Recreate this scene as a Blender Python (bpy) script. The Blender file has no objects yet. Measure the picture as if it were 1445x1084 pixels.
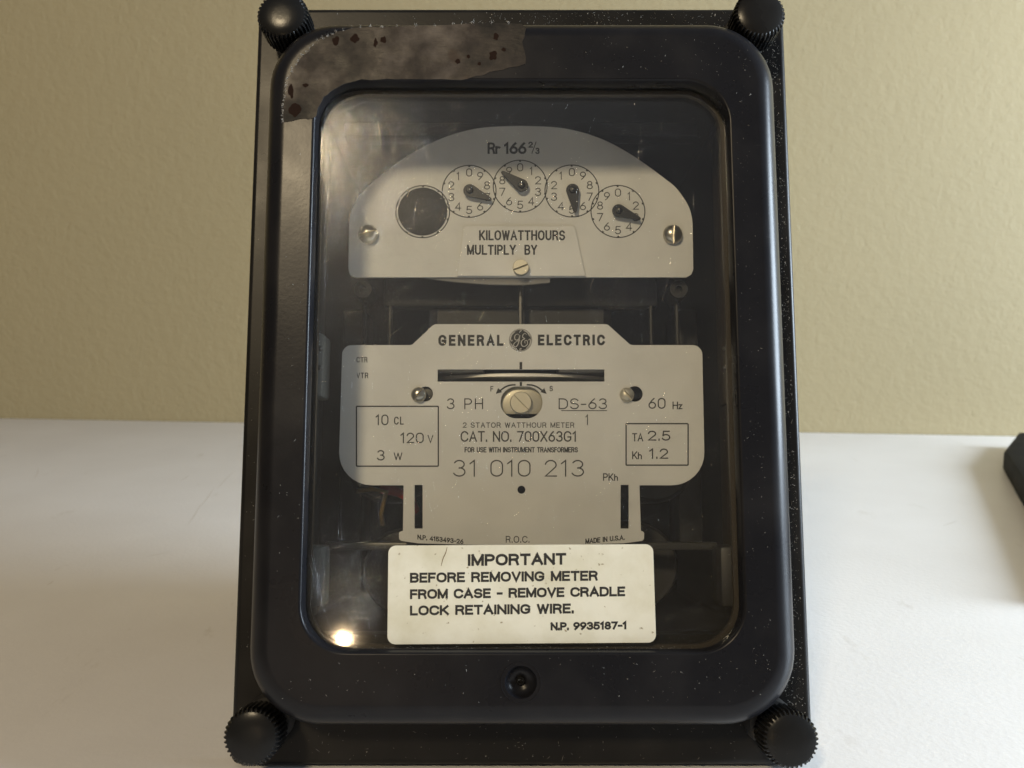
import bpy, bmesh, math, random
from math import sin, cos, pi, radians, atan, tan
from mathutils import Vector, Matrix

S = 0.001                       # everything below is measured in millimetres
random.seed(7)
scene = bpy.context.scene
col = scene.collection

# ------------------------------------------------------------------ camera
F, CX, CY = 1300.0, 722.5, 542.0            # focal length and centre of the photograph in pixels
TH, AL = radians(7.0), radians(14.35)       # camera pitch, backward lean of the meter
ZB = F * 168 / 825
LIFT = 8 * sin(AL)
_r = ZB / cos(atan(538 / F))
DIST, CH = _r * cos(TH + atan(538 / F)), _r * sin(TH + atan(538 / F)) + LIFT
FW, RT, UP = Vector((0, cos(TH), -sin(TH))), Vector((1, 0, 0)), Vector((0, sin(TH), cos(TH)))
CAM = Vector((0, 0, CH))
ORG = Vector(((736.5 - CX) / F * ZB, DIST, LIFT))   # bottom centre of the flange front
NV, VV = Vector((0, -cos(AL), sin(AL))), Vector((0, sin(AL), cos(AL)))

cam = bpy.data.cameras.new('camera')
cam.sensor_width = 36; cam.lens = 36 * F / 1445
cam.clip_start = 0.01; cam.clip_end = 50
cam.dof.use_dof = True; cam.dof.focus_distance = 0.272; cam.dof.aperture_fstop = 26
camo = bpy.data.objects.new('camera', cam); col.objects.link(camo)
camo.location = CAM * S; camo.rotation_euler = (pi / 2 - TH, 0, 0)
scene.camera = camo
scene.render.resolution_x, scene.render.resolution_y = 1024, 768

# ------------------------------------------------------------------ world, lamps, exposure
world = bpy.data.worlds.new('World'); scene.world = world; world.use_nodes = True
bg = world.node_tree.nodes['Background']
# dim warm room below, daylit ceiling above
wt = world.node_tree; wc = wt.nodes.new('ShaderNodeTexCoord'); ws = wt.nodes.new('ShaderNodeSeparateXYZ'); wr_ = wt.nodes.new('ShaderNodeValToRGB')
wt.links.new(wc.outputs['Generated'], ws.inputs[0]); wt.links.new(ws.outputs['Z'], wr_.inputs[0]); wt.links.new(wr_.outputs[0], bg.inputs[0])
wr_.color_ramp.elements[0].position = 0.15; wr_.color_ramp.elements[0].color = (0.060, 0.045, 0.027, 1)
wr_.color_ramp.elements[1].position = 0.65; wr_.color_ramp.elements[1].color = (0.165, 0.175, 0.20, 1)
bg.inputs[1].default_value = 1.0

def area(name, loc, target, sx, sy, power, color):
    l = bpy.data.lights.new(name, 'AREA'); l.shape = 'RECTANGLE'; l.size = sx; l.size_y = sy
    l.energy = power; l.color = color
    o = bpy.data.objects.new(name, l); col.objects.link(o); o.location = loc
    o.rotation_euler = (Vector(target) - Vector(loc)).to_track_quat('-Z', 'Z').to_euler()
    return o
def bulb(name, loc, radius, power, color):
    l = bpy.data.lights.new(name, 'POINT'); l.shadow_soft_size = radius; l.energy = power; l.color = color
    o = bpy.data.objects.new(name, l); col.objects.link(o); o.location = loc
    return o
def mirrored(px, py, dist):
    """where a lamp hangs that the glass mirrors at pixel (px, py), dist mm beyond the glass"""
    r = (FW + RT * ((px - CX) / F) - UP * ((py - CY) / F)).normalized()
    p = CAM + r * ((ORG + NV * 17.4 - CAM).dot(NV) / r.dot(NV))
    return (p + (r - 2 * r.dot(NV) * NV) * dist) * S
area('window_light', (1.25, 0.20, 0.40), (0.0, 0.26, 0.08), 0.55, 0.56, 40, (0.74, 0.87, 1.0))
bulb('room_lamp', mirrored(484, 903, 2150), 0.014, 3.0, (1.0, 0.72, 0.42))
bulb('ceiling_lamp', mirrored(374, 205, 1900), 0.115, 72.0, (1.0, 0.80, 0.51))
scene.view_settings.view_transform = 'Standard'; scene.view_settings.look = 'None'
scene.view_settings.exposure = 0.0; scene.view_settings.gamma = 1

# ------------------------------------------------------------------ materials
def mat(name, base, rough=0.5, metal=0.0, spec=0.5):
    m = bpy.data.materials.new(name); m.use_nodes = True
    b = m.node_tree.nodes['Principled BSDF']
    b.inputs['Base Color'].default_value = (*base, 1); b.inputs['Roughness'].default_value = rough
    b.inputs['Metallic'].default_value = metal; b.inputs['Specular IOR Level'].default_value = spec
    return m
def nd(m, t, **kw):
    n = m.node_tree.nodes.new(t)
    for k, v in kw.items():
        if hasattr(n, k): setattr(n, k, v)
        else: n.inputs[k.replace('_', ' ')].default_value = v
    return n
def lk(m, a, b): m.node_tree.links.new(a, b)
def bsdf(m): return m.node_tree.nodes['Principled BSDF']
def coords(m, scale=(1, 1, 1)):
    c = nd(m, 'ShaderNodeTexCoord'); mp = nd(m, 'ShaderNodeMapping'); mp.inputs['Scale'].default_value = scale
    lk(m, c.outputs['Object'], mp.inputs[0]); return mp.outputs[0]
def noise(m, vec, scale, detail=3, rough=0.55):
    n = nd(m, 'ShaderNodeTexNoise'); n.inputs['Scale'].default_value = scale
    n.inputs['Detail'].default_value = detail; n.inputs['Roughness'].default_value = rough
    lk(m, vec, n.inputs['Vector']); return n.outputs['Fac']
def ramp(m, fac, stops):
    r = nd(m, 'ShaderNodeValToRGB'); e = r.color_ramp.elements
    while len(e) < len(stops): e.new(0.5)
    for el, (p, c) in zip(e, stops):
        el.position = p; el.color = (*c, 1) if len(c) == 3 else c
    lk(m, fac, r.inputs[0]); return r.outputs[0]
def g(v): return (v, v, v)
def bump(m, h, strength, dist, prev=None):
    b = nd(m, 'ShaderNodeBump'); b.inputs['Strength'].default_value = strength; b.inputs['Distance'].default_value = dist
    lk(m, h, b.inputs['Height'])
    if prev: lk(m, prev, b.inputs['Normal'])
    return b.outputs[0]
def mixc(m, fac, a, b):
    x = nd(m, 'ShaderNodeMix', data_type='RGBA')
    lk(m, fac, x.inputs[0])
    for s, v in ((6, a), (7, b)):
        if isinstance(v, tuple): x.inputs[s].default_value = (*v, 1)
        else: lk(m, v, x.inputs[s])
    return x.outputs[2]

def black_plastic(name, base, rough, dusty):
    m = mat(name, base, rough, 0, 0.19); v = coords(m)
    n1 = noise(m, v, 45, 5); n2 = noise(m, v, 900, 2)
    dirt = ramp(m, n1, [(0.45, g(0)), (0.8, g(1))])
    x = nd(m, 'ShaderNodeMath', operation='MULTIPLY'); lk(m, dirt, x.inputs[0]); x.inputs[1].default_value = dusty
    c0 = mixc(m, x.outputs[0], base, (0.16, 0.15, 0.14))
    sc = ramp(m, noise(m, coords(m, (1, 1, 9)), 60, 6, 0.7), [(0.68, g(0)), (0.80, g(1))])      # rubbed streaks
    lk(m, mixc(m, sc, c0, (0.055, 0.053, 0.052)), bsdf(m).inputs['Base Color'])
    lk(m, ramp(m, n1, [(0.3, g(rough - 0.03)), (0.75, g(rough + 0.07))]), bsdf(m).inputs['Roughness'])
    lk(m, bump(m, n2, 0.05, 0.0003), bsdf(m).inputs['Normal'])
    return m
M = {}
M['jaw'] = mat('magnet_steel', (0.30, 0.28, 0.24), 0.45, 0.2)
M['cover'] = black_plastic('cover_black', (0.0100, 0.0100, 0.0120), 0.28, 0.05)
M['flange'] = black_plastic('flange_black', (0.010, 0.0095, 0.009), 0.33, 0.06)
M['knob'] = black_plastic('knob_black', (0.010, 0.010, 0.010), 0.24, 0.06)
M['boss'] = black_plastic('dusty_boss', (0.022, 0.021, 0.020), 0.4, 0.25)
M['inside'] = mat('inside_black', (0.014, 0.014, 0.015), 0.6)
M['casting'] = mat('grey_casting', (0.022, 0.021, 0.019), 0.5, 0.2)
M['dull_steel'] = mat('dull_steel', (0.075, 0.072, 0.065), 0.4, 0.5)
M['zinc'] = mat('zinc_screw', (0.50, 0.47, 0.40), 0.28, 0.9)
M['brass'] = mat('pale_brass', (0.60, 0.56, 0.45), 0.42, 0.6)
M['disc'] = mat('aluminium_disc', (0.92, 0.89, 0.82), 0.4, 0.1)
M['ink'] = mat('black_ink', (0.018, 0.018, 0.018), 0.55)
M['thin_ink'] = mat('grey_ink', (0.035, 0.034, 0.033), 0.55)
M['silver'] = mat('silver_print', (0.5, 0.48, 0.44), 0.45)
M['pointer'] = mat('black_pointer', (0.012, 0.012, 0.012), 0.4)
M['hole'] = mat('dark_disc', (0.055, 0.053, 0.05), 0.6)
M['coil'] = mat('coil_black', (0.02, 0.018, 0.016), 0.5)
M['red'] = mat('red_insulation', (0.35, 0.03, 0.02), 0.45)
M['yellow'] = mat('varnished_wire', (0.25, 0.17, 0.05), 0.4)
M['grey_plastic'] = mat('grey_latch', (0.13, 0.135, 0.125), 0.45)
M['dust'] = mat('dust_fleck', (0.48, 0.45, 0.39), 0.8)
M['fuzz'] = mat('pale_dust', (0.42, 0.39, 0.35), 0.9)
M['gasket'] = mat('gasket_brown', (0.035, 0.025, 0.014), 0.5)

def plate_mat(name, base):
    m = mat(name, base, 0.42, 0.0, 0.4); v = coords(m, (60, 60, 1400))
    h = noise(m, v, 1.0, 3); c2 = noise(m, coords(m), 35, 4)
    lk(m, mixc(m, ramp(m, c2, [(0.35, g(0)), (0.75, g(1))]), base, tuple(c * 0.82 for c in base)), bsdf(m).inputs['Base Color'])
    lk(m, ramp(m, h, [(0.3, g(0.36)), (0.7, g(0.52))]), bsdf(m).inputs['Roughness'])
    lk(m, bump(m, h, 0.06, 0.0002), bsdf(m).inputs['Normal'])
    return m
M['plate'] = plate_mat('satin_plate', (0.765, 0.755, 0.715))
M['card'] = plate_mat('register_card', (0.80, 0.79, 0.75))

m = M['sticker'] = mat('cream_paper', (0.68, 0.66, 0.53), 0.55)
v = coords(m)
blot = noise(m, v, 60, 5, 0.6)
c1 = mixc(m, ramp(m, blot, [(0.42, g(0)), (0.78, g(1))]), (0.80, 0.79, 0.68), (0.62, 0.59, 0.44))
spk = ramp(m, noise(m, v, 700, 2), [(0.70, g(0)), (0.76, g(1))])
lk(m, mixc(m, spk, c1, (0.36, 0.31, 0.20)), bsdf(m).inputs['Base Color'])

m = M['tape'] = mat('old_tape', (0.16, 0.12, 0.10), 0.5, 0, 0.3)
v = coords(m)
n1 = noise(m, v, 55, 6, 0.65); n2 = noise(m, v, 150, 3)
c1 = ramp(m, n1, [(0.36, (0.004, 0.0035, 0.0035)), (0.50, (0.028, 0.021, 0.017)), (0.70, (0.095, 0.078, 0.066))])
vor = nd(m, 'ShaderNodeTexVoronoi'); vor.inputs['Scale'].default_value = 130; lk(m, v, vor.inputs['Vector'])
big = ramp(m, noise(m, v, 40, 1), [(0.53, g(0)), (0.57, g(1))])
spot = ramp(m, vor.outputs['Distance'], [(0.24, g(1)), (0.34, g(0))])
mm = nd(m, 'ShaderNodeMath', operation='MULTIPLY'); lk(m, spot, mm.inputs[0]); lk(m, big, mm.inputs[1])
lk(m, mixc(m, mm.outputs[0], c1, (0.03, 0.018, 0.013)), bsdf(m).inputs['Base Color'])
lk(m, ramp(m, n2, [(0.3, g(0.38)), (0.7, g(0.65))]), bsdf(m).inputs['Roughness'])
lk(m, bump(m, noise(m, coords(m, (1, 1, 4)), 260, 4, 0.7), 0.35, 0.0004, bump(m, n2, 0.3, 0.0005)), bsdf(m).inputs['Normal'])

# glass: clear sheet with Fresnel reflection and a film of dust
m = M['glass'] = bpy.data.materials.new('window_glass'); m.use_nodes = True
nt = m.node_tree; nt.nodes.clear()
out = nd(m, 'ShaderNodeOutputMaterial'); tr = nd(m, 'ShaderNodeBsdfTransparent'); tr.inputs[0].default_value = (0.982, 0.988, 0.985, 1)
gl = nd(m, 'ShaderNodeBsdfGlossy'); gl.inputs['Roughness'].default_value = 0.05
geo = nd(m, 'ShaderNodeNewGeometry'); ior = nd(m, 'ShaderNodeMapRange')
lk(m, geo.outputs['Backfacing'], ior.inputs[0]); ior.inputs[3].default_value = 1.5; ior.inputs[4].default_value = 1 / 1.5
fr = nd(m, 'ShaderNodeFresnel'); lk(m, ior.outputs[0], fr.inputs['IOR'])
m1 = nd(m, 'ShaderNodeMixShader'); lk(m, fr.outputs[0], m1.inputs[0]); lk(m, tr.outputs[0], m1.inputs[1]); lk(m, gl.outputs[0], m1.inputs[2])
df = nd(m, 'ShaderNodeBsdfDiffuse'); df.inputs[0].default_value = (0.50, 0.52, 0.55, 1)
v = coords(m); film = noise(m, v, 25, 4)
m2 = nd(m, 'ShaderNodeMixShader'); lk(m, ramp(m, film, [(0.3, g(0.008)), (0.75, g(0.022))]), m2.inputs[0])
g2 = nd(m, 'ShaderNodeBsdfGlossy'); g2.inputs['Roughness'].default_value = 0.3
m3 = nd(m, 'ShaderNodeMixShader'); m3.inputs[0].default_value = 0.003; lk(m, m1.outputs[0], m3.inputs[1]); lk(m, g2.outputs[0], m3.inputs[2])
lk(m, m3.outputs[0], m2.inputs[1]); lk(m, df.outputs[0], m2.inputs[2]); lk(m, m2.outputs[0], out.inputs[0])
m = M['clear'] = bpy.data.materials.new('clear_plastic'); m.use_nodes = True
nt = m.node_tree; nt.nodes.clear(); out = nd(m, 'ShaderNodeOutputMaterial'); tr = nd(m, 'ShaderNodeBsdfTransparent')
tr.inputs[0].default_value = (0.85, 0.84, 0.8, 1); df = nd(m, 'ShaderNodeBsdfPrincipled'); df.inputs['Base Color'].default_value = (0.5, 0.48, 0.44, 1)
df.inputs['Roughness'].default_value = 0.25; mx = nd(m, 'ShaderNodeMixShader'); mx.inputs[0].default_value = 0.45
lk(m, tr.outputs[0], mx.inputs[1]); lk(m, df.outputs[0], mx.inputs[2]); lk(m, mx.outputs[0], out.inputs[0])
M['scratch'] = mat('scratch_groove', (0.8, 0.8, 0.8), 0.12, 1.0)

m = M['wall'] = mat('beige_wall_paint', (0.42, 0.37, 0.25), 0.62, 0, 0.35)
v = coords(m)
a = noise(m, v, 130, 4, 0.6); b_ = noise(m, v, 330, 3, 0.6)
lk(m, bump(m, b_, 0.30, 0.0010, bump(m, a, 0.26, 0.0020)), bsdf(m).inputs['Normal'])
lk(m, mixc(m, noise(m, v, 6, 5), (0.345, 0.286, 0.166), (0.310, 0.260, 0.152)), bsdf(m).inputs['Base Color'])
m = M['table'] = mat('white_laminate', (0.74, 0.73, 0.71), 0.42)
v = coords(m)
a = noise(m, v, 7, 6, 0.6); b_ = noise(m, coords(m, (1, .35, 1)), 55, 5, 0.7)
c1 = mixc(m, ramp(m, a, [(0.35, g(0)), (0.7, g(1))]), (0.78, 0.76, 0.745), (0.71, 0.685, 0.665))
lk(m, mixc(m, ramp(m, b_, [(0.63, g(0)), (0.85, g(1))]), c1, (0.52, 0.48, 0.43)), bsdf(m).inputs['Base Color'])
lk(m, bump(m, noise(m, v, 420, 3), 0.2, 0.0006), bsdf(m).inputs['Normal'])
m = M['box'] = black_plastic('box_black', (0.006, 0.0065, 0.007), 0.7, 0.01); bsdf(m).inputs['Specular IOR Level'].default_value = 0.12

# ------------------------------------------------------------------ mesh helpers
# meter coordinates: u to the right, v up the face, n out of the face (mm); Blender local = (u, -n, v)
def L(u, v, n): return Vector((u, -n, v)) * S
def loc(px, py, n):
    """point of the plane n of the meter that the photograph shows at pixel (px, py)"""
    r = FW + RT * ((px - CX) / F) - UP * ((py - CY) / F)
    t = (ORG + NV * n - CAM).dot(NV) / r.dot(NV)
    p = CAM + r * t - ORG
    return p.x, p.dot(VV)
def ground(px, py, z=0.0):
    r = FW + RT * ((px - CX) / F) - UP * ((py - CY) / F)
    return CAM + r * ((z - CAM.z) / r.z)

def finish(name, me, material, parent=None, smooth=None):
    if material: me.materials.append(material)
    if smooth is not None:
        for p in me.polygons: p.use_smooth = True
        me.set_sharp_from_angle(angle=radians(smooth))
    o = bpy.data.objects.new(name, me); col.objects.link(o)
    if parent: o.parent = parent
    return o
def from_bm(name, bm, material, parent=None, smooth=None, recalc=True):
    if recalc: bmesh.ops.recalc_face_normals(bm, faces=bm.faces)
    me = bpy.data.meshes.new(name); bm.to_mesh(me); bm.free()
    return finish(name, me, material, parent, smooth)
def rr(hw, hh, r, n, cu=0, cv=115.85, k=12):
    """rounded rectangle loop"""
    pts = []
    for q, (sx, sy) in enumerate(((1, 1), (-1, 1), (-1, -1), (1, -1))):
        for i in range(k + 1):
            a = q * pi / 2 + i / k * pi / 2
            pts.append(L(cu + sx * (hw - r) + r * cos(a), cv + sy * (hh - r) + r * sin(a), n))
    return pts
def skin_loops(bm, loops, closed=False, cap0=False, cap1=False):
    vs = [[bm.verts.new(p) for p in l] for l in loops]
    seq = list(zip(vs, vs[1:])) + ([(vs[-1], vs[0])] if closed else [])
    for a, b in seq:
        for i in range(len(a)):
            j = (i + 1) % len(a)
            bm.faces.new((a[i], a[j], b[j], b[i]))
    if cap0: bm.faces.new(vs[0])
    if cap1: bm.faces.new(vs[-1])
def lathe_loops(prof, u, v, seg=40, rib=None):
    """profile [(radius, n)] round an axis along n; rib(i, radius) may change the radius"""
    out = []
    for r, n in prof:
        out.append([L(u + (rib(i, r, n) if rib else r) * cos(2 * pi * i / seg), v + (rib(i, r, n) if rib else r) * sin(2 * pi * i / seg), n) for i in range(seg)])
    return out
def lathe(name, prof, u, v, material, parent, seg=40, rib=None, smooth=40, hollow=False):
    bm = bmesh.new(); skin_loops(bm, lathe_loops(prof, u, v, seg, rib), closed=hollow, cap0=not hollow, cap1=not hollow)
    return from_bm(name, bm, material, parent, smooth)
def box(bm, u0, u1, v0, v1, n0, n1):
    vs = [bm.verts.new(L(u, v, n)) for n in (n0, n1) for u, v in ((u0, v0), (u1, v0), (u1, v1), (u0, v1))]
    for f in ((0, 1, 2, 3), (4, 5, 6, 7), (0, 1, 5, 4), (1, 2, 6, 5), (2, 3, 7, 6), (3, 0, 4, 7)): bm.faces.new([vs[i] for i in f])
def block(name, dims, material, parent, bev=0.6):
    bm = bmesh.new(); box(bm, *dims)
    if bev: bmesh.ops.bevel(bm, geom=bm.edges[:], offset=bev * S, segments=2, affect='EDGES', profile=0.5)
    return from_bm(name, bm, material, parent, 35)
def subtract(o, cutter_bm):
    """cut a shape out of a mesh object for good"""
    bmesh.ops.recalc_face_normals(cutter_bm, faces=cutter_bm.faces)
    me = bpy.data.meshes.new('cut'); cutter_bm.to_mesh(me); cutter_bm.free()
    for p in me.polygons: p.use_smooth = True
    c = bpy.data.objects.new('cut', me); col.objects.link(c)
    mod = o.modifiers.new('b', 'BOOLEAN'); mod.object = c; mod.operation = 'DIFFERENCE'; mod.solver = 'EXACT'
    par = o.parent; o.parent = None
    dg = bpy.context.evaluated_depsgraph_get()
    new = bpy.data.meshes.new_from_object(o.evaluated_get(dg))
    o.modifiers.clear(); old = o.data; name = old.name; o.data = new; bpy.data.meshes.remove(old); new.name = name
    new.set_sharp_from_angle(angle=radians(38))
    bpy.data.objects.remove(c); bpy.data.meshes.remove(me); o.parent = par
def sheet(name, outlines, n0, n1, material, parent, bevel=0.0):
    """flat plate with holes between n0 (back) and n1 (front); outlines[0] outside, the others holes, each [(u, v)]"""
    cu = bpy.data.curves.new(name, 'CURVE'); cu.dimensions = '2D'; cu.fill_mode = 'BOTH'
    cu.extrude = max((n1 - n0) / 2 - bevel, 0.001); cu.bevel_depth = bevel; cu.bevel_resolution = 1; cu.offset = -bevel
    for pts in outlines:
        sp = cu.splines.new('POLY'); sp.points.add(len(pts) - 1); sp.use_cyclic_u = True
        for p, (u, v) in zip(sp.points, pts): p.co = (u, v, 0, 1)
    return curve_mesh(name, cu, lambda c: L(c.x, c.y, (n0 + n1) / 2 + c.z), material, parent, 30 if bevel else None)
def curve_mesh(name, cu, fn, material, parent, smooth=None):
    t = bpy.data.objects.new('t', cu); col.objects.link(t)
    dg = bpy.context.evaluated_depsgraph_get()
    me = bpy.data.meshes.new_from_object(t.evaluated_get(dg)); me.name = name
    bpy.data.objects.remove(t)
    if fn:
        for v in me.vertices: v.co = fn(v.co)
    me.materials.clear()
    # u,v,n -> (u,-n,v) keeps handedness, so normals stay right
    return finish(name, me, material, parent, smooth)
def circle(px, py, r, n, k=48):
    u, v = loc(px, py, n); r2 = loc(px + r, py, n)[0] - u
    return [(u + r2 * cos(2 * pi * i / k), v + r2 * sin(2 * pi * i / k)) for i in range(k)]
def mmr(px, py, r, n): return loc(px + r, py, n)[0] - loc(px, py, n)[0]
def pxpoly(pts, n): return [loc(x, y, n) for x, y in pts]
def fillet(pts, radii, k=6):
    """round the corners of a polygon (any units)"""
    out = []
    N = len(pts)
    for i, (p, r) in enumerate(zip(pts, radii)):
        if r <= 0: out.append(p); continue
        a, b, c = Vector(pts[i - 1]), Vector(p), Vector(pts[(i + 1) % N])
        d1, d2 = (a - b).normalized(), (c - b).normalized()
        ang = d1.angle(d2); t = r / tan(ang / 2); cen = b + (d1 + d2).normalized() * (r / sin(ang / 2))
        s, e = b + d1 * t - cen, b + d2 * t - cen
        a0 = math.atan2(s.y, s.x); da = (math.atan2(e.y, e.x) - a0 + pi) % (2 * pi) - pi
        for j in range(k + 1):
            q = a0 + da * j / k; out.append((cen.x + r * cos(q), cen.y + r * sin(q)))
    return out
def spline(pts, k=8, closed=False):
    out = []; N = len(pts)
    for i in range(N if closed else N - 1):
        p = [Vector(pts[(i + d) % N] if closed else pts[min(max(i + d, 0), N - 1)]) for d in (-1, 0, 1, 2)]
        for j in range(k):
            t = j / k
            out.append(tuple(0.5 * ((2 * p[1]) + (p[2] - p[0]) * t + (2 * p[0] - 5 * p[1] + 4 * p[2] - p[3]) * t * t + (3 * p[1] - p[0] - 3 * p[2] + p[3]) * t ** 3)))
    if not closed: out.append(tuple(pts[-1]))
    return out
def ribbon(bm, pts, width, n, taper=False):
    """flat printed line along [(u, v)]"""
    prev = None; N = len(pts)
    for i, p in enumerate(pts):
        a, b = Vector(pts[max(i - 1, 0)]), Vector(pts[min(i + 1, N - 1)])
        d = (b - a).normalized(); w = width / 2 * (sin(pi * (0.12 + 0.76 * i / (N - 1))) if taper else 1)
        q = Vector((-d.y, d.x)) * w
        cur = (bm.verts.new(L(p[0] + q.x, p[1] + q.y, n)), bm.verts.new(L(p[0] - q.x, p[1] - q.y, n)))
        if prev: bm.faces.new((prev[0], prev[1], cur[1], cur[0]))
        prev = cur
def tube(bm, pts, r, seg=8):
    """pts in (u, v, n)"""
    rings = []
    P = [L(*p) for p in pts]
    for i, p in enumerate(P):
        d = (P[min(i + 1, len(P) - 1)] - P[max(i - 1, 0)]).normalized()
        x = d.cross(Vector((0.31, 0.52, 0.79))).normalized(); y = d.cross(x)
        rings.append([bm.verts.new(p + (x * cos(2 * pi * k / seg) + y * sin(2 * pi * k / seg)) * r * S) for k in range(seg)])
    for a, b in zip(rings, rings[1:]):
        for k in range(seg): bm.faces.new((a[k], a[(k + 1) % seg], b[(k + 1) % seg], b[k]))
    bm.faces.new(rings[0]); bm.faces.new(rings[-1][::-1])
def _arc(cx, cy, rx, ry, a0, a1, k=10):
    return [(cx + rx * cos(radians(a0 + (a1 - a0) * i / k)), cy + ry * sin(radians(a0 + (a1 - a0) * i / k))) for i in range(k + 1)]
def _glyphs():
    G = {}
    G['0'] = (.62, [_arc(.31, .69, .31, .31, 0, 180) + _arc(.31, .31, .31, .31, 180, 360) + [(.62, .69)]])
    G['O'] = (.74, [_arc(.37, .62, .37, .38, 0, 180, 12) + _arc(.37, .38, .37, .38, 180, 360, 12) + [(.74, .62)]])
    G['1'] = (.30, [[(.0, .80), (.22, 1.0), (.22, 0)]])
    G['2'] = (.60, [_arc(.30, .71, .29, .29, 170, -25) + [(.02, .0), (.60, .0)]])
    G['3'] = (.60, [_arc(.29, .755, .27, .245, 155, -90) , _arc(.29, .265, .31, .265, 85, -160, 12)])
    G['4'] = (.64, [[(.48, 0), (.48, 1), (.0, .27), (.64, .27)]])
    G['5'] = (.60, [[(.55, 1), (.10, 1), (.05, .52)] + _arc(.29, .31, .31, .31, 140, -155, 14)])
    G['6'] = (.60, [[(.46, 1.0), (.25, .78), (.07, .50)] + _arc(.30, .30, .30, .30, 160, 520, 18)])
    G['7'] = (.58, [[(.0, 1), (.58, 1), (.20, 0)]])
    G['8'] = (.60, [_arc(.30, .765, .25, .235, -90, 270, 16), _arc(.30, .265, .30, .265, 90, 450, 18)])
    G['9'] = (.60, [[(.14, .0), (.35, .22), (.53, .50)] + _arc(.30, .70, .30, .30, -20, 340, 18)])
    G['A'] = (.72, [[(.0, 0), (.36, 1), (.72, 0)], [(.14, .33), (.58, .33)]])
    G['B'] = (.62, [[(0, .52), (.36, .52)] + _arc(.36, .76, .24, .24, -90, 90)[1:] + [(0, 1), (0, 0)], [(0, 0), (.36, 0)] + _arc(.36, .26, .26, .26, -90, 90)[1:] + [(.3, .52)]])
    G['C'] = (.70, [_arc(.37, .62, .37, .38, 25, 180, 10) + _arc(.37, .38, .37, .38, 180, 335, 10)])
    G['D'] = (.68, [[(0, 0), (.30, 0)] + _arc(.30, .38, .38, .38, -90, 0)[1:] + _arc(.30, .62, .38, .38, 0, 90) + [(0, 1), (0, 0)]])
    G['E'] = (.54, [[(.54, 1), (0, 1), (0, 0), (.54, 0)], [(0, .52), (.48, .52)]])
    G['F'] = (.52, [[(.52, 1), (0, 1), (0, 0)], [(0, .5), (.45, .5)]])
    G['G'] = (.74, [_arc(.37, .62, .37, .38, 25, 180, 10) + _arc(.37, .38, .37, .38, 180, 335, 10) + [(.72, .45), (.42, .45)]])
    G['H'] = (.64, [[(0, 0), (0, 1)], [(.64, 0), (.64, 1)], [(0, .52), (.64, .52)]])
    G['I'] = (.02, [[(.01, 0), (.01, 1)]])
    G['K'] = (.64, [[(0, 0), (0, 1)], [(.60, 1), (.02, .36)], [(.20, .55), (.64, 0)]])
    G['L'] = (.52, [[(0, 1), (0, 0), (.52, 0)]])
    G['M'] = (.78, [[(0, 0), (0, 1)], [(0, 1), (.39, .05)], [(.39, .05), (.78, 1)], [(.78, 1), (.78, 0)]])
    G['N'] = (.66, [[(0, 0), (0, 1)], [(0, 1), (.66, 0)], [(.66, 0), (.66, 1)]])
    G['P'] = (.60, [[(0, 0), (0, 1), (.33, 1)] + _arc(.33, .73, .27, .27, 90, -90) + [(0, .46)]])
    G['R'] = (.64, [[(0, 0), (0, 1), (.35, 1)] + _arc(.35, .745, .27, .255, 90, -90) + [(0, .49)], [(.36, .49), (.52, .38), (.62, 0)]])
    G['S'] = (.64, [_arc(.32, .74, .30, .26, 20, 235, 12) + [(.40, .50)] + _arc(.32, .26, .32, .26, 50, -160, 12)])
    G['T'] = (.62, [[(0, 1), (.62, 1)], [(.31, 1), (.31, 0)]])
    G['U'] = (.66, [[(0, 1), (0, .33)] + _arc(.33, .33, .33, .33, 180, 360)[1:] + [(.66, 1)]])
    G['V'] = (.66, [[(0, 1), (.33, 0), (.66, 1)]])
    G['W'] = (.92, [[(0, 1), (.23, 0)], [(.23, 0), (.46, .95)], [(.46, .95), (.69, 0)], [(.69, 0), (.92, 1)]])
    G['X'] = (.66, [[(0, 0), (.66, 1)], [(0, 1), (.66, 0)]])
    G['Y'] = (.66, [[(0, 1), (.33, .46), (.66, 1)], [(.33, .46), (.33, 0)]])
    G['h'] = (.44, [[(0, 0), (0, .86)], [(0, .32)] + _arc(.22, .36, .22, .22, 165, 0) + [(.44, 0)]])
    G['r'] = (.34, [[(0, 0), (0, .62)], [(0, .36)] + _arc(.24, .38, .23, .22, 165, 60)])
    G['z'] = (.40, [[(0, .60), (.40, .60), (.0, 0), (.42, 0)]])
    G['.'] = (.03, [[(.015, -.02), (.015, .10)]])
    G['-'] = (.36, [[(0, .44), (.36, .44)]])
    G['/'] = (.50, [[(0, 0), (.50, 1)]])
    G[' '] = (.26, [])
    return G
GLYPH = _glyphs()
def stroke(bm, pts, w, n):
    """constant-width line with mitred corners, in (u, v) mm"""
    P = [Vector(p) for p in pts]; P = [p for i, p in enumerate(P) if i == 0 or (p - P[i - 1]).length > 1e-5]
    prev = None; N = len(P)
    for i, p in enumerate(P):
        d1 = (p - P[i - 1]).normalized() if i else (P[1] - p).normalized()
        d2 = (P[i + 1] - p).normalized() if i < N - 1 else d1
        n1, n2 = Vector((-d1.y, d1.x)), Vector((-d2.y, d2.x)); q = n1 + n2
        q = n1 if q.length < .05 else q.normalized()
        q = q * (w / 2 / max(q.dot(n1), .45))
        e = Vector((0, 0)) if 0 < i < N - 1 else (d1 * (-w / 2) if i == 0 else d1 * (w / 2))
        cur = (bm.verts.new(L(p.x + e.x + q.x, p.y + e.y + q.y, n)), bm.verts.new(L(p.x + e.x - q.x, p.y + e.y - q.y, n)))
        if prev: bm.faces.new((prev[0], prev[1], cur[1], cur[0]))
        prev = cur
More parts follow.
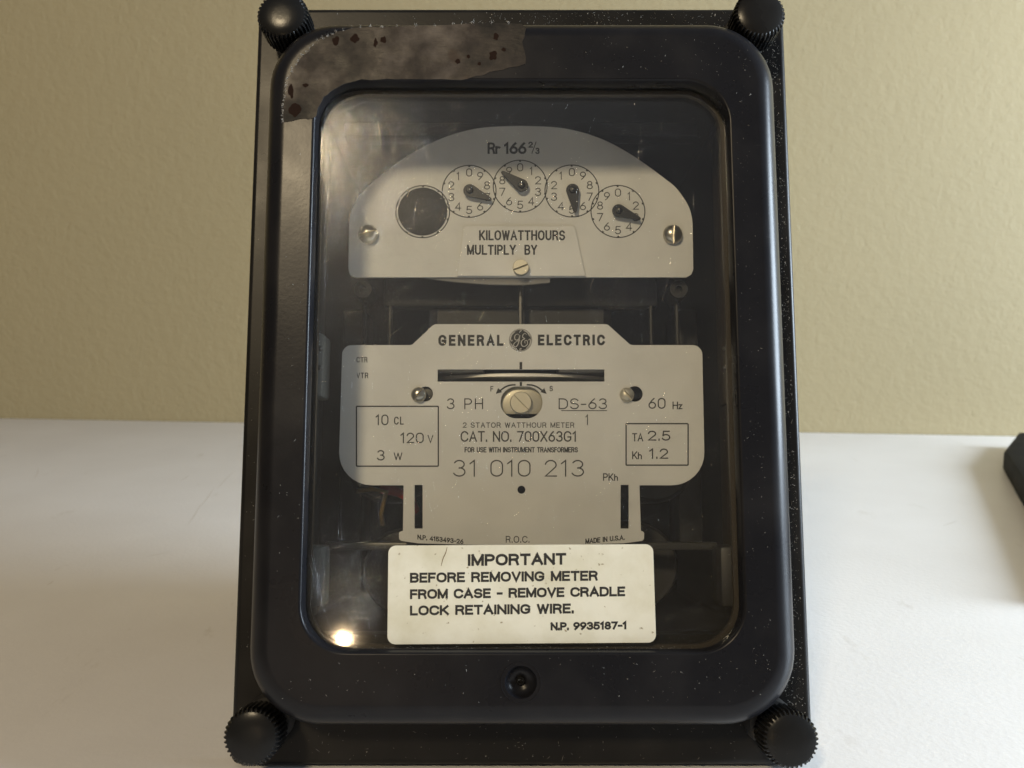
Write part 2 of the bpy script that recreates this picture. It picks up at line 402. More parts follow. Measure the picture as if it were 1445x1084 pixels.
def text(s, x0, x1, yt, yb, n, parent, material='ink', w=1.5, yb1=None, gap=.24):
    """lettering that fills the pixel box x0..x1, yt..yb (yb1: baseline at the right end) on plane n; w is the stroke in pixels"""
    x = 0; runs = []
    for ch in s:
        gw, st = GLYPH[ch]; runs.append((x, st)); x += gw + gap
    tot = x - gap; dy = 0 if yb1 is None else yb1 - yb
    ax, bx, ay, by = x0 + w / 2, x1 - w / 2, yt + w / 2, yb - w / 2
    wm = mmr((x0 + x1) / 2, yb, w, n)
    bm = bmesh.new(); k = 0
    for gx, st in runs:
        for pl in st:
            pts = []
            for (px, py) in pl:
                fx = (gx + px) / tot if tot > .05 else .5
                pts.append(loc(ax + (bx - ax) * fx, by + dy * fx + (ay - by) * py, n))
            stroke(bm, pts, wm, n + .0015 * (k % 5)); k += 1
    return from_bm('lettering', bm, M[material], parent, recalc=False)
def slotted(name, px, py, rpx, n0, h, ang, material, parent, dome=True, slot=0.22):
    u, v = loc(px, py, n0 + h); r = mmr(px, py, rpx, n0 + h)
    prof = [(r * 0.96, n0), (r, n0 + h * 0.35)]
    prof += [(r * cos(a), n0 + h * 0.35 + h * 0.65 * sin(a)) for a in (0.35, 0.7, 1.05, 1.35)] if dome else [(r, n0 + h * .85), (r * .93, n0 + h)]
    o = lathe(name, prof, u, v, material, parent, 32, smooth=50)
    bm = bmesh.new(); box(bm, -r * 1.3, r * 1.3, -r * slot / 2, r * slot / 2, n0 + h * 0.45, n0 + h * 1.6)
    bmesh.ops.transform(bm, matrix=Matrix.Translation(L(u, v, 0)) @ Matrix.Rotation(-ang, 4, 'Y'), verts=bm.verts)
    subtract(o, bm)
    return o
def flecks(name, points, parent, material, lo=0.15, hi=0.5, fibres=0.25):
    """dust: tiny flat crumbs and a few fibres; points (u, v, n)"""
    bm = bmesh.new()
    for (u, v, n) in points:
        a = random.uniform(0, pi); s = random.uniform(lo, hi) * random.choice((0.5, 0.6, 0.8, 1.0))
        if random.random() < fibres: w, l = random.uniform(.05, .09), s * random.uniform(1.5, 3.2)
        else: w, l = s * random.uniform(0.25, 0.5), s * random.uniform(0.4, .8)
        dx, dy = cos(a), sin(a); t = random.uniform(0.05, 0.14)
        vs = [bm.verts.new(L(u + dx * i * l / 2 - dy * j * w / 2, v + dy * i * l / 2 + dx * j * w / 2, n + 0.02)) for i, j in ((-1, 0), (0, -1), (1, 0), (0, 1))]
        top = bm.verts.new(L(u, v, n + t + .02))
        for i in range(4): bm.faces.new((vs[i], vs[(i + 1) % 4], top))
    o = from_bm(name, bm, material, parent); o['kind'] = 'stuff'
    return o

# ------------------------------------------------------------------ setting: wall and table
wl, wr = ground(0, 590), ground(1420, 615)
wd = (wr - wl).normalized()
A, B = wl - wd * 1500, wr + wd * 1500
wn = Vector((-wd.y, wd.x, 0))
bm = bmesh.new()
lo = [A - Vector((0, 0, 500)), B - Vector((0, 0, 500)), B + wn * 80 - Vector((0, 0, 500)), A + wn * 80 - Vector((0, 0, 500))]
vs = [bm.verts.new(p * S) for p in lo] + [bm.verts.new((p + Vector((0, 0, 2300))) * S) for p in lo]
for f in ((0, 1, 2, 3), (4, 5, 6, 7), (0, 1, 5, 4), (1, 2, 6, 5), (2, 3, 7, 6), (3, 0, 4, 7)): bm.faces.new([vs[i] for i in f])
o = from_bm('wall', bm, M['wall']); o['kind'] = 'structure'; o['label'] = 'plain beige painted wall with fine roller texture behind the meter'; o['category'] = 'wall'
bm = bmesh.new()
off = wn * -1.0
top = [A.lerp(B, 0.22) + off, A.lerp(B, 0.78) + off]
lo = [Vector((top[0].x, -200, 0)), Vector((top[1].x, -200, 0)), top[1], top[0]]
vs = [bm.verts.new(p * S) for p in lo] + [bm.verts.new((p - Vector((0, 0, 32))) * S) for p in lo]
for f in ((0, 1, 2, 3), (4, 5, 6, 7), (0, 1, 5, 4), (1, 2, 6, 5), (2, 3, 7, 6), (3, 0, 4, 7)): bm.faces.new([vs[i] for i in f])
bmesh.ops.bevel(bm, geom=[e for e in bm.edges], offset=0.0012, segments=2, affect='EDGES', profile=0.5)
o = from_bm('table_top', bm, M['table'], None, 35); o['kind'] = 'structure'; o['label'] = 'white table top that the meter stands on'; o['category'] = 'table'

table = o
M['scuff'] = mat('scuff_grey', (0.64, 0.60, 0.55), 0.6)
for a_, b_ in (((265, 741), (283, 712)), ((280, 718), (302, 688)), ((306, 690), (331, 664)), ((253, 679), (267, 670)), ((205, 786), (240, 779)), ((66, 826), (76, 819)), ((48, 676), (54, 660)), ((1330, 742), (1352, 735))):
    bm = bmesh.new(); p, q = ground(*a_, .06), ground(*b_, .06); d = (q - p); w = Vector((-d.y, d.x, 0)).normalized() * .35
    ctr_ = (p + q) / 2 + w * random.uniform(-3, 3)
    row = [p, p.lerp(ctr_, .6), ctr_, q.lerp(ctr_, .6), q]; wid = [.15, .8, 1, .7, .15]
    vs = [(bm.verts.new((r_ + w * k_) * S), bm.verts.new((r_ - w * k_) * S)) for r_, k_ in zip(row, wid)]
    for e0, e1 in zip(vs, vs[1:]): bm.faces.new((e0[0], e0[1], e1[1], e1[0]))
    from_bm('scuff_mark', bm, M['scuff'], table)

# ------------------------------------------------------------------ the meter
root = bpy.data.objects.new('electricity_meter', None); col.objects.link(root)
root.location = ORG * S; root.rotation_euler = (-AL, 0, 0); root.empty_display_size = 0.05
root['label'] = 'black switchboard electricity meter with four thumb nuts and glass window, leaning back on white table'
root['category'] = 'electricity meter'

# flange, case body, cover
CV = 115.85
BD = 140.0; BV = (BD * sin(AL) - LIFT) / cos(AL); bh = (212 - BV) / 2; bc = (212 + BV) / 2; FH, FC = bh - 2.8, bc
bm = bmesh.new()
skin_loops(bm, [rr(84, CV, 2.5, -8, k=4), rr(84, CV, 2.5, -1.6, k=4), rr(83.8, CV - .2, 2.4, -.9, k=4), rr(83.2, CV - .8, 2.2, -.25, k=4), rr(82.6, CV - 1.4, 2, 0, k=4), rr(82.3, CV - 1.7, 2, 0, k=4),
                rr(69, FH, 3, 0, k=4, cv=FC), rr(69, FH, 3, -8, k=4, cv=FC)], closed=True)
flange = from_bm('flange', bm, M['flange'], root, 40)
bm = bmesh.new()
skin_loops(bm, [rr(72, bh, 1.5, -BD, cv=bc, k=4), rr(72, bh, 1.5, -8.1, cv=bc, k=4), rr(69.5, bh - 2.5, 1, -8.1, cv=bc, k=4), rr(69.5, bh - 2.5, 1, 4 - BD, cv=bc, k=4)], cap0=True, cap1=True)
body = from_bm('case_body', bm, M['inside'], root, 40)
bm = bmesh.new()
W, H, R = 76.2, 102.2, 21
prof = [(0, .25), (.2, 6), (.5, 11), (1.0, 14.5), (1.7, 17), (2.6, 18.9), (3.7, 20.3), (5.0, 21.3), (6.3, 21.85), (7.4, 22.0), (7.8, 22.0)]
loops = [rr(W - i, H - i, R - i * .8, n) for i, n in prof]
GW, GH, GR = 59.9, 80.9, 12.5
loops += [rr(GW + .9, GH + .9, GR + .9, 22), rr(GW + .6, GH + .6, GR + .6, 22), rr(GW + .25, GH + .25, GR + .25, 21.85), rr(GW, GH, GR, 21.5), rr(GW - .3, GH - .3, GR - .3, 17.6),
          rr(GW + 3, GH + 3, GR + 3, 17.6), rr(GW + 3, GH + 3, GR + 3, 13.5), rr(W - 4, H - 4.5, R - 4, 13.5), rr(W - 3, H - 3.5, R - 3, .25)]
skin_loops(bm, loops, closed=True)
cover = from_bm('cover', bm, M['cover'], root, 42)
# dished hole for the seal at the bottom
du, dv = loc(735, 963, 22)
bm = bmesh.new()
skin_loops(bm, lathe_loops([(4.35, 23), (4.3, 22), (4.05, 21.3), (3.6, 20.6), (3.0, 20.05), (2.3, 19.65), (1.5, 19.4), (1.3, 19.3)], du, dv, 64), cap0=True, cap1=True)
subtract(cover, bm)
lathe('seal_ring', [(5.45, 22.01), (5.42, 22.07), (5.3, 22.07), (5.27, 22.01)], du, dv, M['cover'], cover, 48, hollow=True)
lathe('seal_screw', [(1.25, 19.2), (1.25, 19.9), (1.0, 20.2), (.75, 20.2), (.6, 19.7), (.35, 19.75), (.2, 19.9)], du, dv, M['knob'], cover, 24)

# glass window
bm = bmesh.new()
skin_loops(bm, [rr(GW + 2, GH + 2, GR + 2, 14.6), rr(GW + 2, GH + 2, GR + 2, 17.4)], cap0=True, cap1=True)
glass = from_bm('window_glass', bm, M['glass'], root)
bm = bmesh.new()
skin_loops(bm, [rr(GW + .4, GH + .4, GR, 12.5), rr(GW + .4, GH + .4, GR, 14.4), rr(GW - .9, GH - .9, GR - 1, 14.4), rr(GW - .9, GH - .9, GR - 1, 12.5)], closed=True)
from_bm('gasket', bm, M['gasket'], root, 40)

# thumb nuts
def thumb_nut(pxy, tip, tiltv):
    u, v = loc(*pxy, tip)
    e = bpy.data.objects.new('thumb_nut', None)
    R0 = 7.75
    prof = [(R0 - .5, tip - 11.2), (R0, tip - 10.6), (R0, tip - 4), (R0, tip - 1.9), (R0 - .35, tip - 1.2), (R0 - 1.1, tip - .75), (R0 - 1.8, tip - .5), (R0 * .55, tip - .12), (R0 * .25, tip)]
    seg = 144
    def rib(i, r, n):
        if r < R0 - .6 or n < tip - 11: return r
        return r - (0.62 if i % 4 in (2, 3) else 0.0)
    nut = lathe('thumb_nut', prof, u, v, M['knob'], root, seg, rib, smooth=28)
    lathe('boss', [(7.0, .05), (6.9, tip - 13), (6.4, tip - 11.6), (4, tip - 11.3)], u - (2 if u > 0 else -1.2), v + (1.8 if v < CV else -1.4), M['boss'], nut, 40)
    return nut
for pxy, tip in (((397, 18), 17.5), ((1074, 16), 17.5), ((353, 1042), 17.5), ((1118, 1046), 17.5)): thumb_nut(pxy, tip, 0)

# ------------------------------------------------------------------ register dial plate
ND = -14.0                                   # front of the register plate
half = [(492.5, 315), (495, 300), (502, 284), (516, 265), (533, 251), (560, 231), (586, 214), (612, 200), (639, 189.5), (666, 182.5), (692, 179), (735, 177.5)]
arc = spline(half, 4)
outl = arc + [(2 * 735 - x, y) for x, y in arc[-2::-1]] + [(978.5, 380), (976, 387), (969, 391.5), (501, 391.5), (494, 388), (491.5, 380)]
dial = sheet('register_plate', [pxpoly(outl, ND)], ND - .8, ND, M['plate'], root, 0.12)
card = sheet('multiplier_card', [pxpoly(fillet([(655, 320), (811, 320), (826, 390.5), (645, 390.5)], [4, 4, 0, 0]), ND)], ND + .03, ND + .9, M['card'], dial, 0.12)
NT = ND + .03
text('Rr', 688, 706, 201, 217.5, NT, dial, w=3.0)
text('166', 711, 743, 201, 217.5, NT, dial, w=3.2)
text('2', 745.5, 752, 200, 208.5, NT, dial, w=1.8)
text('/', 750, 757, 200, 217, NT, dial, w=1.2)
text('3', 755.5, 761.5, 208.5, 217.5, NT, dial, w=1.8)
text('KILOWATTHOURS', 676, 797.5, 325, 339.3, ND + .93, card, w=2.5, gap=.36)
text('MULTIPLY', 659, 728, 345.5, 359.8, ND + .93, card, w=2.5, gap=.36)
text('BY', 740, 758, 345.5, 359.8, ND + .93, card, w=2.5, gap=.36)
dials = [(596.5, 298.7, 0, None), (662, 270, -1, (693.5, 282)), (734, 262.7, 1, (707.7, 242.3)), (807, 269.5, -1, (812, 300)), (872, 298.4, 1, (904, 309.5))]
for cx, cy, sgn, tipp in dials:
    u, v = loc(cx, cy, NT); rad = mmr(cx, cy, 38.0, NT); pxm = mmr(cx, cy, 1, NT)
    bm = bmesh.new()
    pts = [(u + rad * cos(2 * pi * i / 72), v + rad * sin(2 * pi * i / 72)) for i in range(73)]
    ribbon(bm, pts, .34, NT)
    for k in range(10):
        a = pi / 2 - 2 * pi * k / 10
        ribbon(bm, [(u + rr_ * cos(a), v + rr_ * sin(a)) for rr_ in (rad - .55, rad)], .62, NT + .015)
    from_bm('dial_ring', bm, M['ink'], dial)
    if not sgn:
        lathe('blank_disc', [(rad - .72, ND + .02), (rad - .72, ND + .25), (rad - .8, ND + .3)], u, v, M['hole'], dial, 64)
        lathe('pivot', [(.3, ND + .3), (.3, ND + .8), (.15, ND + .95)], u, v, M['zinc'], dial, 12)
        continue
    for k in range(10):
        a = radians(90) - sgn * 2 * pi * k / 10
        x, y = cx + 26.5 * cos(a), cy - 26.5 * sin(a)
        w = 2.0 if k == 1 else 4.3
        text(str(k), x - w, x + w, y - 5.8, y + 5.8, NT, dial, 'thin_ink', w=1.35)
    tu, tv = loc(*tipp, ND + 2); hu, hv = loc(cx + (2 if cx > 700 and cx < 760 else 1), cy - 1, ND + 2)
    d = Vector((tu - hu, tv - hv)); ln = d.length; a0 = math.atan2(d.y, d.x); hr = pxm * 9.2
    shape = [(hr * cos(t), hr * sin(t)) for t in [radians(x) for x in range(75, 286, 14)]]
    shape += [(ln * .5, -hr * .62), (ln * .93, -pxm * 2.6), (ln, -pxm * 1.2), (ln, pxm * 1.2), (ln * .93, pxm * 2.6), (ln * .5, hr * .62)]
    shape = [(hu + x * cos(a0) - y * sin(a0), hv + x * sin(a0) + y * cos(a0)) for x, y in shape]
    p = sheet('dial_pointer', [shape], ND + 1.6, ND + 2.3, M['pointer'], dial, 0.15)
    lathe('pointer_hub', [(hr * .55, ND + .05), (hr * .55, ND + 2.5), (hr * .4, ND + 2.9), (.42, ND + 2.95), (.4, ND + 3.15), (.2, ND + 3.25)], hu, hv, M['pointer'], dial, 20)
    lathe('pivot', [(.3, ND + 3.1), (.3, ND + 3.35), (.15, ND + 3.45)], hu, hv, M['zinc'], dial, 12)
slotted('screw', 518, 328, 14, ND + .02, 3.2, radians(20), M['zinc'], dial)
slotted('screw', 951, 328, 14, ND + .02, 3.2, radians(88), M['zinc'], dial)
slotted('screw', 735, 377, 11.5, ND + .92, 2.2, radians(22), M['brass'], dial, dome=False)
# clear strip hanging below the card
sheet('clear_strip', [pxpoly([(590, 392.5), (776, 392.5), (776, 399), (740, 402.5), (690, 402), (640, 398)], ND - 1.6)], ND - 2.2, ND - 1.0, M['clear'], root)

# ------------------------------------------------------------------ nameplate
NP = -12.0
hb = pxpoly(fillet([(613, 457.5), (857, 457.5), (890, 487), (991, 487), (995, 685), (902.5, 685), (904.5, 749), (909, 751), (909, 763), (880, 767), (735, 771), (590, 767), (563, 763), (563, 751), (568.5, 749), (569.5, 685), (477, 685), (483, 487), (581, 487)],
                  [8, 8, 5, 14, 46, 1, 1, 3, 5, 0, 0, 0, 5, 3, 1, 1, 46, 14, 5], 8), NP)
holes = [pxpoly([(617.5, 521.5), (853, 521.5), (853, 538.5), (617.5, 538.5)], NP),
         pxpoly(fillet([(706.5, 545.5), (765.5, 545.5), (765.5, 590.5), (706.5, 590.5)], [22, 22, 22, 22], 10), NP),
         circle(600.5, 556, 10.5, NP), circle(896, 556, 11, NP),
         pxpoly([(585, 684.5), (596.3, 684.5), (596.3, 746), (585, 746)], NP), pxpoly([(875.8, 684.5), (887.2, 684.5), (887.2, 746), (875.8, 746)], NP),
         circle(735.8, 691.2, 5.6, NP, 24)]
name = sheet('nameplate', [hb] + holes, NP - .8, NP, M['plate'], root, 0.08)
T = NP + .03
for t_, x0, x1, y0, y1, w_, gp in (('GENERAL', 618.5, 710.5, 472.6, 488.2, 3.6, .62), ('ELECTRIC', 759, 853.5, 472.2, 487.6, 3.6, .62), ('CTR', 503, 518.6, 503.8, 511.6, 1.15, .4), ('VTR', 503, 519.8, 526, 534, 1.15, .4),
          ('CL', 556, 569.7, 588, 599.4, 1.6, .5), ('V', 603.4, 611.4, 614, 625.4, 1.4, .2), ('W', 555.6, 567.8, 638.6, 649.4, 1.4, .2), ('F', 692, 696.2, 545, 552.6, 1.3, .2), ('S', 775.4, 780.2, 544.6, 552.2, 1.3, .2),
          ('Hz', 949, 962.8, 566.8, 577.6, 1.6, .22), ('FOR USE WITH INSTRUMENT TRANSFORMERS', 655.5, 815.5, 631, 638.6, 1.4, .32), ('PKh', 851, 872, 668, 678.6, 1.5, .26),
          ('TA', 892, 907.7, 611.4, 623, 1.6, .24), ('Kh', 892, 905.8, 637, 648.2, 1.6, .22)):
    text(t_, x0, x1, y0, y1, T, name, 'ink', w_, gap=gp)
for t_, x0, x1, y0, y1, w_, gp in (('10', 530, 548.2, 585, 600.2, 1.7, .3), ('120', 565, 598, 610.6, 625.6, 1.7, .26), ('3', 532, 542.9, 635.2, 650, 1.7, .2), ('3 PH', 630.5, 681.7, 562.2, 577.6, 1.6, .36), ('DS-63', 788.3, 856.6, 562.2, 577.6, 1.6, .26), ('1', 826, 830.6, 585, 600, 1.5, .2),
          ('60', 915, 939.2, 561.6, 577, 1.7, .26), ('2.5', 914, 946, 607.8, 622, 1.9, .26), ('1.2', 916, 943, 633, 647.6, 1.9, .26), ('2 STATOR WATTHOUR METER', 653, 810.5, 596.2, 603.8, 1.15, .34), ('31 010 213', 639.5, 824.2, 649, 672.8, 1.8, .28),
          ('CAT. NO. 700X63G1', 650, 813.7, 608.4, 623.6, 2.0, .26)):
    text(t_, x0, x1, y0, y1, T, name, 'thin_ink', w_, gap=gp)
text('N.P. 4153493-26', 589, 654, 754.5, 761.4, T, name, 'ink', 1.4, yb1=768, gap=.3)
text('R.O.C.', 713.7, 747.2, 756.5, 766, T, name, 'thin_ink', 1.2, gap=.3)
text('MADE IN U.S.A.', 826, 881.5, 760.3, 767.6, T, name, 'ink', 1.4, yb1=762, gap=.3)
def line_part(nm, segs, w, material=M['ink'], n=T, par=name):
    bm = bmesh.new()
    for k, s in enumerate(segs): ribbon(bm, pxpoly(s, n), w, n + .004 * k)
    return from_bm(nm, bm, material, par)
def frame(x0, x1, y0, y1): return [[(x0, y0), (x1, y0)], [(x0, y1), (x1, y1)], [(x0, y0), (x0, y1)], [(x1, y0), (x1, y1)]]
line_part('printed_frame', frame(503, 618.5, 573.5, 658), .42)
line_part('printed_frame', frame(883.5, 971, 598, 656.5), .42)
line_part('underline', [[(792, 579.6), (856.5, 579.6)]], .26)
line_part('index_mark', [[(735, 511), (735, 521.3)]], .85)
line_part('index_mark', [[(735, 539), (735, 545)]], .7)
for s in (-1, 1):
    o = line_part('adjust_arrow', [[(735.5 + s * x, y) for x, y in spline([(8, 543), (16, 543.8), (23, 546.5), (30, 551.5)], 6)]], .5)
    bm = bmesh.new(); bm.from_mesh(o.data)
    bm.faces.new([bm.verts.new(L(*loc(735.5 + s * x, y, T + .01), T + .01)) for x, y in ((36, 556), (32.5, 547.5), (27, 553.5))]); bm.to_mesh(o.data); bm.free()
# round monogram
mu, mv = loc(734.5, 480, T); mr = mmr(734.5, 480, 16.3, T)
mono = lathe('monogram', [(mr, NP + .02), (mr, NP + .05), (mr * .99, NP + .06)], mu, mv, M['ink'], name, 64)
bm = bmesh.new()
strokes = [[(-.12, .44), (-.28, .52), (-.47, .4), (-.5, .12), (-.33, -.02), (-.14, .12), (-.06, .42), (-.12, 0), (-.22, -.38), (-.42, -.6), (-.6, -.48), (-.5, -.24), (-.22, -.08), (.0, -.02)],
           [(.52, .44), (.42, .58), (.24, .5), (.18, .26), (.36, .12), (.16, .0), (.06, -.26), (.16, -.52), (.4, -.54), (.6, -.34), (.58, -.08), (.42, -.04), (.36, -.2), (.46, -.28)],
           [(-.1, .82), (-.02, .76), (.06, .84), (.0, .9)], [(.1, -.82), (.02, -.74), (-.06, -.82), (.0, -.9)],
           [(-.66, .02), (-.78, -.08), (-.86, .14), (-.74, .46), (-.46, .74)], [(.66, -.02), (.8, .08), (.86, -.14), (.74, -.46), (.46, -.74)],
           [(-.8, -.3), (-.6, -.66), (-.26, -.84)], [(.8, .3), (.6, .66), (.26, .84)]]
for s in strokes: ribbon(bm, spline([(mu + x * mr, mv + y * mr) for x, y in s], 7), mr * .085, NP + .08, True)
ribbon(bm, [(mu + mr * .94 * cos(2 * pi * i / 60), mv + mr * .94 * sin(2 * pi * i / 60)) for i in range(61)], mr * .05, NP + .075)
from_bm('monogram_scroll', bm, M['silver'], mono)
slotted('screw', 590, 556, 11, NP + .02, 2.6, radians(52), M['zinc'], name)
slotted('screw', 885.5, 556.5, 10.5, NP + .02, 2.2, radians(-52), M['brass'], name)
# adjusting plate and screw behind the oval hole
pu, pv = loc(735, 565, NP - 2)
block('adjusting_plate', (pu - 9, pu + 9, pv - 4.4, pv + 5.4, NP - 4, NP - 2), M['brass'], root, .2)
slotted('adjusting_screw', 735, 568, 15.5, NP - 1.98, 1.8, radians(-45), M['brass'], root, dome=False, slot=.12)
pu, pv = loc(604, 556, NP - 2)
block('screw_pad', (pu - 4, pu + 4, pv - 4, pv + 4, NP - 3, NP - 1.6), M['dull_steel'], root, .2)

# rotor disc behind the slot
bm = bmesh.new()
su, sv = loc(735, 529.5, NP - 2)
rings = []
for rad, dz in ((47.3, -.65), (48, -.45), (48, .45), (47.3, .65)):
    rings.append([L(su + rad * cos(2 * pi * i / 96), sv + dz, NP - 49.4 + rad * sin(2 * pi * i / 96)) for i in range(96)])
skin_loops(bm, rings, cap0=True, cap1=True)
from_bm('rotor_disc', bm, M['disc'], root, 40)
for s in (-1, 1):
    block('magnet_jaw', (su + s * 24 - 12, su + s * 24 + 12, sv + 1.0, sv + 9, NP - 22, NP - 3), M['jaw'], root, .5)
    block('magnet_jaw', (su + s * 27 - 6, su + s * 27 + 6, sv - 9, sv - 1.6, NP - 22, NP - 4), M['dull_steel'], root, .5)

# ------------------------------------------------------------------ works behind the plates
block('register_frame', (-46, 46, 140, 150, ND - 18, ND - 12), M['casting'], root, 1)
for s, x in ((-1, 512), (1, 958)):
    u, v = loc(x, 408, ND - 4)
    b = lathe('pillar_nut', [(3.2, ND - 16), (3.2, ND - 5), (2.9, ND - 4), (1.2, ND - 4), (1.0, ND - 6)], u, v, M['casting'], root, 28)
    bm = bmesh.new(); tube(bm, [(u, v - 2, ND - 9), (u, v - 14, ND - 9), (u + s * .5, v - 28, ND - 9)], .8); from_bm('rod', bm, M['casting'], root, 40)
    bm = bmesh.new(); tube(bm, [(u - s * 8, v + 2, ND - 13), (u - s * 8, v - 26, ND - 13)], .7); from_bm('rod', bm, M['casting'], root, 40)
    # main castings and coils
    lathe('potential_coil', [(14, -66), (14.5, -64), (14.5, -36), (13.5, -34), (4, -33.8)], s * 38, 52 if s < 0 else 54, M['coil'], root, 40)
    lathe('current_coil', [(13, -60), (13.5, -58), (13.5, -30), (12, -28), (4, -27.8)], s * 44, 88, M['coil'], root, 40)
    block('side_frame', (s * 58 - 4, s * 58 + 4, 60, 142, -60, -40), M['inside'], root, 1)
    sx = loc(452 if s < 0 else 1022, 520, -4)[0]
    block('contact_latch', (sx - 4.2, sx + .8, 107, 127, -16, -4) if s < 0 else (sx + 0.5, sx + 4, 105, 127, -16, -4), M['grey_plastic'] if s < 0 else M['gasket'], root, 1.2)
    for dz in (116, 122): lathe('rivet', [(.8, -4), (.8, -3.6), (.4, -3.2)], sx - .3 * s * -1, dz, M['dull_steel'], root, 16)
    block('cradle_end', (s * 62.5 - 3.4, s * 62.5 + 3.4, 44, 62, -14, -2), M['grey_plastic'] if s < 0 else M['coil'], root, 1.4)
    block('cradle_arm', (s * 65 - 1, s * 65 + 1, 40, 196, -20, -6), M['dull_steel'] if s < 0 else M['gasket'], root, .5)
bm = bmesh.new()
skin_loops(bm, [rr(31, 24, 10, -44, cv=140), rr(31, 24, 10, -32, cv=140), rr(28, 21, 8, -29, cv=140)], cap0=True, cap1=True)
from_bm('frame_casting', bm, M['casting'], root, 35)
block('cradle_rail', (-62, 62, 60, 62.4, -24, -18), M['dull_steel'], root, .4)
block('top_rail', (-60, 60, 198, 203, -30, -22), M['inside'], root, .8)
block('top_latch', (-2.2, 2.0, 195.5, 198.8, -24, -19), M['brass'], root, .4)
block('top_stud', (-1.2, 1.2, 186, 190, -26, -15.2), M['dull_steel'], root, .4)
bm = bmesh.new(); tube(bm, [(0, 126, -22), (0, 150, -22)], .9); from_bm('spindle', bm, M['dull_steel'], root, 40)
bm = bmesh.new(); tube(bm, [loc(540, 690, -26) + (-26,), loc(562, 694, -22) + (-22,), loc(578, 702, -20) + (-20,), loc(585, 720, -24) + (-24,)], 1.7); from_bm('red_lead', bm, M['red'], root, 60)
bm = bmesh.new(); tube(bm, [loc(505, 693, -26) + (-26,), loc(525, 690, -22) + (-22,), loc(545, 694, -22) + (-22,), loc(538, 725, -26) + (-26,), loc(540, 740, -30) + (-30,)], .8); from_bm('yellow_lead', bm, M['yellow'], root, 60)

# ------------------------------------------------------------------ sticker on the glass
NS = 17.55
st = sheet('sticker', [pxpoly(fillet([(548, 770), (921.5, 768), (926, 907), (546.5, 909.5)], [11, 11, 11, 11], 6), NS)], 17.42, NS, M['sticker'], root, 0.03)
q = NS + .02
for s, x0, x1, yt, yb, yb1, w in (('IMPORTANT', 660, 799, 782.3, 798.8, 796.9, 3.7), ('BEFORE REMOVING METER', 578.5, 843.7, 808.4, 822.6, 819.5, 3.2), ('FROM CASE - REMOVE CRADLE', 578.5, 882.2, 831.8, 845.6, 841.5, 3.2),
                                  ('LOCK RETAINING WIRE.', 578.5, 810, 854.8, 868.8, 865.7, 3.2), ('N.P. 9935187-1', 777, 884.7, 878.4, 889.8, 888.2, 2.8)):
    text(s, x0, x1, yt, yb, q, st, 'ink', w, yb1=yb1, gap=.27)
bm = bmesh.new()
ribbon(bm, spline(pxpoly([(631, 772), (629, 780), (625, 789), (622.5, 799)], q), 6), .22, q, True)
from_bm('crack', bm, mat('brown_stain', (0.16, 0.10, 0.04), .7), st)

# ------------------------------------------------------------------ old tape on the cover
tp = spline([(735, 34), (738, 60), (742, 86), (737, 92), (700, 100), (665, 110), (640, 112.5), (560, 112.5), (512, 113.5), (484, 119), (462, 133), (449, 152), (444, 166), (424, 168), (401, 172), (400.5, 150), (404, 122), (414, 97), (432, 74), (456, 55), (486, 43), (540, 38), (640, 35)], 4, True)
tp = [(x + random.gauss(0, .7), y + random.gauss(0, .7)) for x, y in tp]
sheet('tape_remnant', [pxpoly(tp, 22.1)], 22.02, 22.15, M['tape'], cover)
M['stain'] = mat('rust_brown_stain', (0.020, 0.011, 0.008), 0.75, 0, 0.06)
for x, y, a, b in ((474, 57.5, 5, 6), (501, 54.6, 6, 6), (411, 128, 4, 10), (416, 154, 8, 10), (431.5, 120.5, 4.5, 2.5), (700, 52, 4, 5.5), (646, 87, 3.5, 3.5), (661, 80, 2.5, 2.5), (676, 90, 2.5, 2.5), (696, 78.5, 5.5, 6.5), (711, 70, 3.5, 3), (530, 60, 3, 6), (541, 56, 4, 5)):
    w_ = [random.uniform(.72, 1.2) for _ in range(12)]
    sheet('stain', [spline(pxpoly([(x + a * w_[i] * cos(i * pi / 6), y + b * w_[i] * sin(i * pi / 6)) for i in range(12)], 22.18), 3, True)], 22.16, 22.2, M['stain'], cover)

# ------------------------------------------------------------------ dust and scratches
def inside_cover(u, v): return abs(u) < 75.5 and abs(v - CV) < 101.5
pts = []
while len(pts) < 2600:                       # right and top rims of the flange gather the most
    u, v = random.uniform(-82, 82), random.uniform(1.5, 230)
    if inside_cover(u, v): continue
    k = 1.0 if u > 76 else (0.5 if v > 218 and u > -20 else 0.07)
    if random.random() < k: pts.append((u, v, .01))
flecks('dust', pts, flange, M['dust'], .15, .7, .35)
pts = []
while len(pts) < 520:
    u, v = random.uniform(-67, 67), random.uniform(22, 210)
    if abs(u) < GW + 1.2 and abs(v - CV) < GH + 1.2: continue
    if random.random() < (.9 if u > 20 else .35): pts.append((u, v, 22.0))
flecks('dust', pts, cover, M['dust'], .12, .42, .25)
pts = [(random.uniform(-GW + 2, GW - 2), CV + random.uniform(-GH + 2, GH - 2), 17.42) for _ in range(1100)]
def on_sticker(u, v):
    a, b = loc(546, 909, NS), loc(926, 768, NS); return a[0] - .5 < u < b[0] + .5 and a[1] - .5 < v < b[1] + .5
pts = [p for p in pts if not on_sticker(p[0], p[1])]
pts += [(random.uniform(-GW + 12, GW - 12), CV - GH + abs(random.gauss(.3, .35)), 17.45) for _ in range(420)]
flecks('dust', pts, glass, M['dust'], .08, .34, .2)
# pale fuzz where the tape edge lifts
pts = []
edge = tp[13 * 4 + 4:]
for i in range(420):
    x, y = random.choice(edge); u, v = loc(x + random.gauss(-1, 1.2), y + random.gauss(-1, 1.2), 22.1); pts.append((u, v, 22.1))
flecks('tape_fuzz', pts, cover, M['fuzz'], .2, .7, .2)

